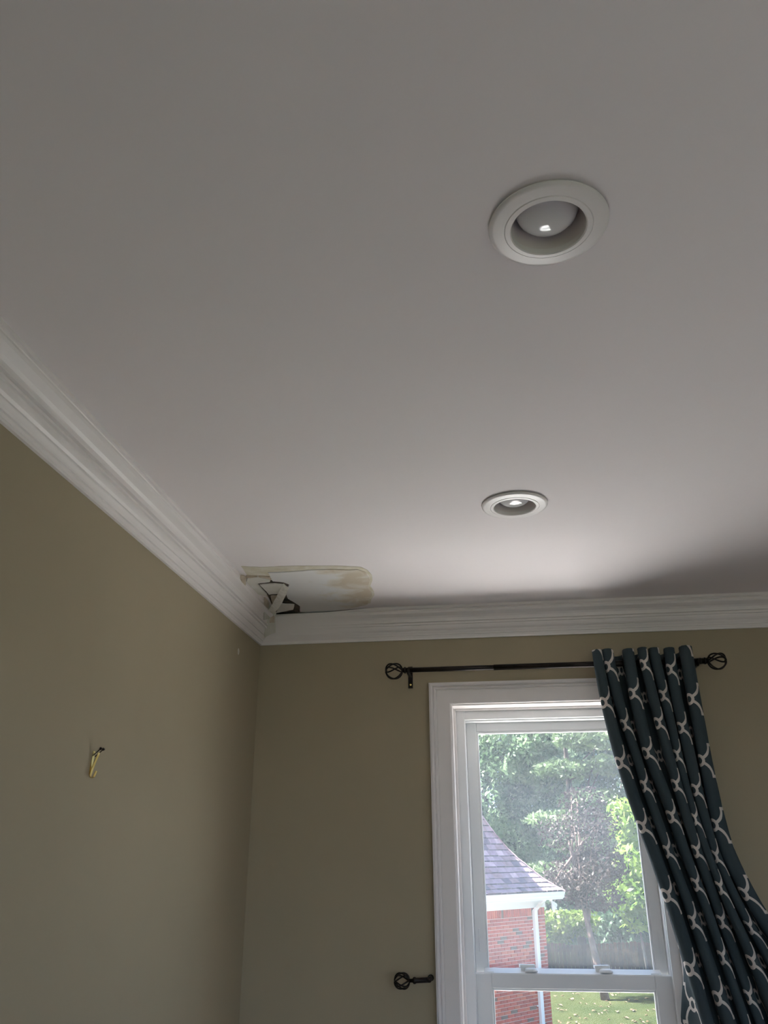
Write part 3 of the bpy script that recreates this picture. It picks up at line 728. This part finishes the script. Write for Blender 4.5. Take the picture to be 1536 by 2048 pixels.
for i in range(4):
    if rest_sh[i].v:
        o = rest_sh[i].build('shingle_field', SH[i]); o.parent = roof; o['kind'] = 'stuff'
# hip caps
l = 0.0
while l < 2.8:
    a = rp(l, hip_s(l), .022); b = rp(l+.26, hip_s(l+.26), .014); w = .13
    v = [a, b, a+(-DW*.7+NW*.7)*w*.5-UZ*.02, b+(-DW*.7+NW*.7)*w*.5-UZ*.02, a+(DW*.7-NW*.7)*w*.5-UZ*.02, b+(DW*.7-NW*.7)*w*.5-UZ*.02]
    v = v+[p-UZ*.02 for p in v]
    fs = [(0, 2, 3, 1), (0, 1, 5, 4), (6, 7, 9, 8), (6, 10, 11, 7), (2, 8, 9, 3), (4, 5, 11, 10), (0, 4, 10, 6), (0, 6, 8, 2)]
    o = MB().add(v, fs).build('hip_cap', SH[sr.choice((0, 1, 3))]); o.parent = roof
    l += .2

# twin flood light under the eave by the corner
fl0 = hit(1102, 1806, W0+DW*SC+NW*.2, NW)
fl = empty('flood_light', tuple(fl0)); tag(fl, 'white twin-head flood light under the eave of the brick house', 'flood light')
keep(MB().tube([fl0+UZ*.10, fl0+UZ*.03], .035, 12).build('base', M_whitepaint), fl)
for dd in (DW*.7-UZ*.5-NW*.1, DW*.15-UZ*.9+NW*.3):
    dd = dd/np.linalg.norm(dd); a = fl0+UZ*.06
    keep(MB().tube([a, a+dd*.08, a+dd*.10, a+dd*.19, a+dd*.21], [.014, .016, .035, .058, .058], 14).build('lamp_head', M_whitepaint, smooth=True), fl)

# ---- fence
FY = 33.5
M_fence = [mat('weathered_fence_board', (0.0513, 0.0292, 0.0172), .95, .25, 5), mat('weathered_fence_board_pale', (0.0687, 0.0388, 0.0213), .95, .25, 5), mat('weathered_fence_board_dark', (0.0398, 0.0233, 0.0145), .95, .25, 5)]
zt = CAM[2]-(FY-CAM[1])*math.tan(math.radians(5.2))
xf0, xf1 = on_y(1085, 1900, FY)[0], on_y(1330, 1900, FY)[0]
fence = empty('picket_fence', ((xf0+xf1)/2, FY, GZ)); tag(fence, 'weathered wooden board fence under the trees', 'fence')
fr_ = random.Random(2); x = xf0-1.5
while x < xf1+2.5:
    h = zt-GZ+.05*math.sin(x*1.3)+fr_.uniform(-.03, .03); w = .14
    v = [(x, FY, GZ), (x+w, FY, GZ), (x+w, FY, GZ+h-.03), (x+w-.03, FY, GZ+h), (x+.03, FY, GZ+h), (x, FY, GZ+h-.03)]
    v = v+[(a, b+.022, c) for a, b, c in v]
    f = [tuple(range(6)), tuple(range(11, 5, -1))]+[(i, 6+i, 6+(i+1) % 6, (i+1) % 6) for i in range(6)]
    keep(obj('picket', v, f, fr_.choice(M_fence)), fence); x += w+.012
for zz_ in (.25, .75):
    keep(MB().box((xf0-1.5, FY+.022, GZ+zz_), (xf1+2.5, FY+.07, GZ+zz_+.09)).build('rail', M_fence[2]), fence)

# ---- trees
def leafmat(name, c, c2, transl=.35, nscale=.55):
    return mat(name, c, .55, nscale=nscale, color2=c2, transl=transl, spec=.3, detail=10)
def foliage(name, blobs, size, m, parent, elong=2.0, seed=0, droop=.0):
    g = np.random.default_rng(seed); allv = []
    for (c, rad, n) in blobs:
        d = g.normal(size=(n, 3)); d /= np.linalg.norm(d, axis=1)[:, None]
        rr = g.uniform(.35, 1, n)**.45
        # clumpy surface
        cl = 1+.22*np.sin(d[:, 0]*7+seed)*np.sin(d[:, 1]*6+1)*np.sin(d[:, 2]*8+2)
        p = np.asarray(c)+d*(rr*cl)[:, None]*np.asarray(rad)
        a = g.normal(size=(n, 3)); a[:, 2] -= droop; a /= np.linalg.norm(a, axis=1)[:, None]
        b = np.cross(a, g.normal(size=(n, 3))); b /= np.linalg.norm(b, axis=1)[:, None]
        s = (size*g.uniform(.6, 1.3, n))[:, None]
        q = np.stack([p-a*s*.5, p+b*s*.5/elong, p+a*s*.5, p-b*s*.5/elong], axis=1)
        allv.append(q.reshape(-1, 3))
    v = np.concatenate(allv).astype(np.float32); n = len(v)//4
    me = bpy.data.meshes.new(name); me.vertices.add(len(v)); me.vertices.foreach_set('co', v.ravel())
    me.loops.add(len(v)); me.loops.foreach_set('vertex_index', np.arange(len(v), dtype=np.int32))
    me.polygons.add(n); me.polygons.foreach_set('loop_start', np.arange(0, len(v), 4, dtype=np.int32))
    me.materials.append(m); me.update(calc_edges=True); me.validate()
    o = link(bpy.data.objects.new(name, me)); keep(o, parent); o['kind'] = 'stuff'
    return o
M_bark = mat('tree_bark', (0.0347, 0.0243, 0.0207), .95, .3, 3, bump=.5, bscale=8)
M_bark3 = mat('pinkish_brown_bark', (.15, .10, .088), .95, .25, 3, bump=.5, bscale=8)
M_bark2 = mat('pale_bark', (0.0846, 0.0731, 0.0654), .9, .15, 3)
def tree(name, base, h, tr, blobs, size, m, label, bark=M_bark, lean=(0, 0), seed=0, elong=2.0, droop=.0, branches=6, group=None, bend=0.0, start=.25):
    root = empty(name, base); tag(root, label, 'tree', group)
    b = np.asarray(base, float); g = random.Random(seed)
    pts = [b+np.array([lean[0]*t+bend*math.sin(3*t), lean[1]*t, h*t]) for t in np.linspace(0, 1, 9)]
    keep(MB().tube(pts, [tr*(1.12 if i == 0 else 1-.75*i/8) for i in range(9)], 10).build('trunk', bark, smooth=True), root)
    for k in range(branches):
        t = g.uniform(start, .95); p = pts[0]+(pts[-1]-pts[0])*t; c, rad, n = blobs[k % len(blobs)]
        e = np.asarray(c)+np.array([g.uniform(-.5, .5)*rad[0], g.uniform(-.5, .5)*rad[1], g.uniform(-.2, .5)*rad[2]])
        keep(MB().tube([p, (p+e)/2+np.array([0, 0, .1*h*.1]), e], [tr*.35, tr*.22, tr*.06], 6).build('branch', bark, smooth=True), root)
    foliage('foliage', blobs, size, m, root, elong, seed, droop)
    return root
def at(px, py, yy): return on_y(px, py, yy)
ML = leafmat('leaf_soft_green', (.035, .075, .035), (.21, .31, .16), .35, .8)
MD = leafmat('leaf_dark_evergreen', (0.0172, 0.0443, 0.0254), (0.0577, 0.1049, 0.0537), .2)
MP = leafmat('leaf_muted_purple_green', (0.0233, 0.0137, 0.0158), (0.0395, 0.0275, 0.0215), .25)
MB_ = leafmat('leaf_bright_yellow_green', (0.0901, 0.1776, 0.0265), (0.2543, 0.3552, 0.0757), .4, 1.2)
MC = leafmat('leaf_conifer_green', (.045, .075, .035), (.13, .19, .085), .3, .9)
MSH = leafmat('shrub_lit_green', (0.0800, 0.1400, 0.0211), (0.1500, 0.1901, 0.0424), .4, 1.2)
def blob(px, py, yy, rx, ry, rz, n): return (at(px, py, yy), (rx, ry, rz), n)
# tall soft green tree at left behind the roof
tree('leafy_tree', (at(985, 1900, 48)[0], 48, GZ), 13, .35,
     [blob(975, 1600, 47, 3.2, 2.5, 3.6, 7000), blob(1030, 1500, 46, 3.0, 2.5, 2.6, 7000), blob(1100, 1530, 46, 2.2, 2.2, 1.6, 4500), blob(960, 1450, 48, 3.5, 2.5, 3.2, 7000), blob(1060, 1620, 48, 2.2, 2, 2.2, 3000), blob(1010, 1720, 47, 2.4, 2, 2.4, 4500), blob(930, 1690, 48, 2.5, 2, 3, 4000), blob(1090, 1420, 47, 2.8, 2.2, 2.2, 4500)],
     .30, ML, 'tall soft green leafy tree rising behind the shingled roof', seed=1, droop=.4)
# dark evergreen in the middle distance
tree('evergreen_tree', (at(1150, 1900, 55)[0], 55, GZ), 17, .42,
     [blob(1150, 1500, 56, 3.4, 2.4, 3.6, 6000), blob(1130, 1650, 56, 4.0, 2.6, 3.2, 6500), blob(1140, 1760, 55, 4.4, 2.6, 3.0, 6500), blob(1180, 1400, 56, 4.6, 2.2, 4.0, 5000), blob(1110, 1850, 56, 3.2, 2.0, 1.2, 2500)],
     .38, MD, 'dark evergreen tree filling the middle behind the brown trunk', seed=2, droop=.6)
tree('evergreen_tree', (at(1290, 1900, 63)[0], 63, GZ), 16, .40,
     [blob(1280, 1560, 63, 5.0, 2.5, 5.0, 6500), blob(1300, 1720, 63, 5.0, 2.6, 4.4, 6500), blob(1290, 1840, 62, 5.4, 2.2, 2.4, 5000), blob(1330, 1450, 63, 5, 2.5, 5, 4000), blob(1210, 1860, 63, 3, 2, 1.4, 3000)],
     .38, MD, 'dark evergreen tree behind the young bright-leaved tree', seed=3, droop=.6)
# brown-trunked tree in the centre of the view
tb = on_z(1211, 2000, GZ)
tree('brown_trunk_tree', tuple(tb), 4.7, .135,
     [blob(1165, 1745, tb[1]+.6, 1.35, 1.1, .60, 1300), blob(1200, 1730, tb[1]+.9, 1.0, .9, .7, 1100), blob(1120, 1775, tb[1]+.3, .9, .8, .45, 900), blob(1195, 1795, tb[1]+.4, .9, .8, .45, 900), blob(1150, 1665, tb[1]+.8, 1.3, .9, .7, 900), blob(1190, 1650, tb[1]+1.2, .9, .8, .6, 600), blob(1165, 1600, tb[1]+1, .9, .8, .5, 400)],
     .15, MP, 'brown-trunked tree with thin dull foliage standing on the lawn', bark=M_bark3, lean=(-.7, .4), seed=4, branches=22, start=.42)
# layered conifer boughs behind the brown-trunked tree
tree('conifer_tree', (at(1165, 1900, 39.5)[0], 39.5, GZ), 11.5, .20,
     [blob(1180, 1480, 39.5, 1.9, 1.4, .55, 1500), blob(1225, 1530, 39.2, 1.6, 1.3, .50, 1300), blob(1130, 1540, 39.6, 1.6, 1.2, .45, 1100), blob(1200, 1600, 39.3, 1.9, 1.4, .50, 1400), blob(1120, 1640, 39.6, 1.7, 1.2, .45, 1100), blob(1190, 1690, 39.3, 2.1, 1.4, .45, 1400), blob(1110, 1745, 39.2, 2.0, 1.4, .45, 1400), blob(1180, 1775, 39, 2.0, 1.3, .42, 1300)],
     .30, MC, 'mid green conifer with layered boughs behind the brown-trunked tree', seed=14, droop=.2, branches=10)
# young bright tree at right
yb = on_z(1298, 1958, GZ)
tree('young_tree', tuple(yb), 5.6, .05,
     [blob(1262, 1650, yb[1], 1.0, .9, .8, 420), blob(1280, 1720, yb[1]-.2, 1.0, .9, .9, 480), blob(1262, 1790, yb[1]-.2, .95, .9, .8, 430), blob(1245, 1620, yb[1], .65, .6, .5, 200), blob(1275, 1840, yb[1]-.1, .65, .6, .45, 180), blob(1310, 1760, yb[1], 1.2, 1, 1.6, 500), blob(1300, 1640, yb[1], 1.2, 1, 1, 350), blob(1235, 1790, yb[1]-.3, .45, .4, .7, 130)],
     .34, MB_, 'young slender tree with bright yellow-green leaves near the curtain', bark=M_bark2, lean=(-.45, 0), seed=5, elong=2.4, branches=6)
sb = on_y(1118, 1868, 37)
shr = empty('garden_shrub', (sb[0], 37, GZ)); tag(shr, 'sunlit yellow-green shrub beside the brick house corner', 'shrub')
foliage('foliage', [blob(1115, 1848, 37, 1.2, .8, .55, 1600), blob(1160, 1845, 37.3, .9, .6, .5, 900), blob(1100, 1870, 36.8, 1.0, .6, .6, 800)], .22, MSH, shr, 1.8, 9)
keep(MB().tube([(sb[0], 37, GZ), (sb[0]+.1, 37, sb[2])], [.07, .03], 8).build('stem', M_bark), shr)
# low dark shrubs closing the view above the fence
for i, (px_, n_) in enumerate(((1120, 1500), (1185, 1900), (1250, 1900), (1310, 1900))):
    p_ = on_y(px_, 1868, 41.5+(i % 2)*2.4); r_ = empty('hedge_shrub', (p_[0], p_[1], GZ))
    tag(r_, ('dark shrub behind the fence next to the sunlit shrub', 'dark shrub behind the fence by the brown trunk', 'dark shrub behind the fence right of the brown trunk', 'dark shrub behind the fence under the young bright tree')[i], 'shrub')
    foliage('foliage', [(p_, (1.35, .8, 1.1), n_), (p_-UZ*1.2, (1.35, .8, .9), n_//2)], .26, MD, r_, 1.8, 30+i)
    keep(MB().tube([(p_[0], p_[1], GZ), tuple(p_)], [.07, .03], 8).build('stem', M_bark), r_)
# fallen leaves on the lawn
g = random.Random(21); lf = MB()
for _ in range(70):
    p = on_z(g.uniform(1105, 1320), g.uniform(1985, 2060), GZ+.03); a = g.uniform(0, 6.28); s = g.uniform(.04, .11)
    c, sn = math.cos(a), math.sin(a)
    lf.add([p+np.array([c*s, sn*s, 0]), p+np.array([-sn*s*.6, c*s*.6, .03]), p+np.array([-c*s, -sn*s, 0]), p+np.array([sn*s*.6, -c*s*.6, .03])], [(0, 1, 2, 3)])
tag(lf.build('fallen_leaves', mat('fallen_leaf', (.10, .055, .03), .8, nscale=2, color2=(.13, .10, .06))), 'scattered pale brown fallen leaves on the lawn', 'leaves', kind='stuff')
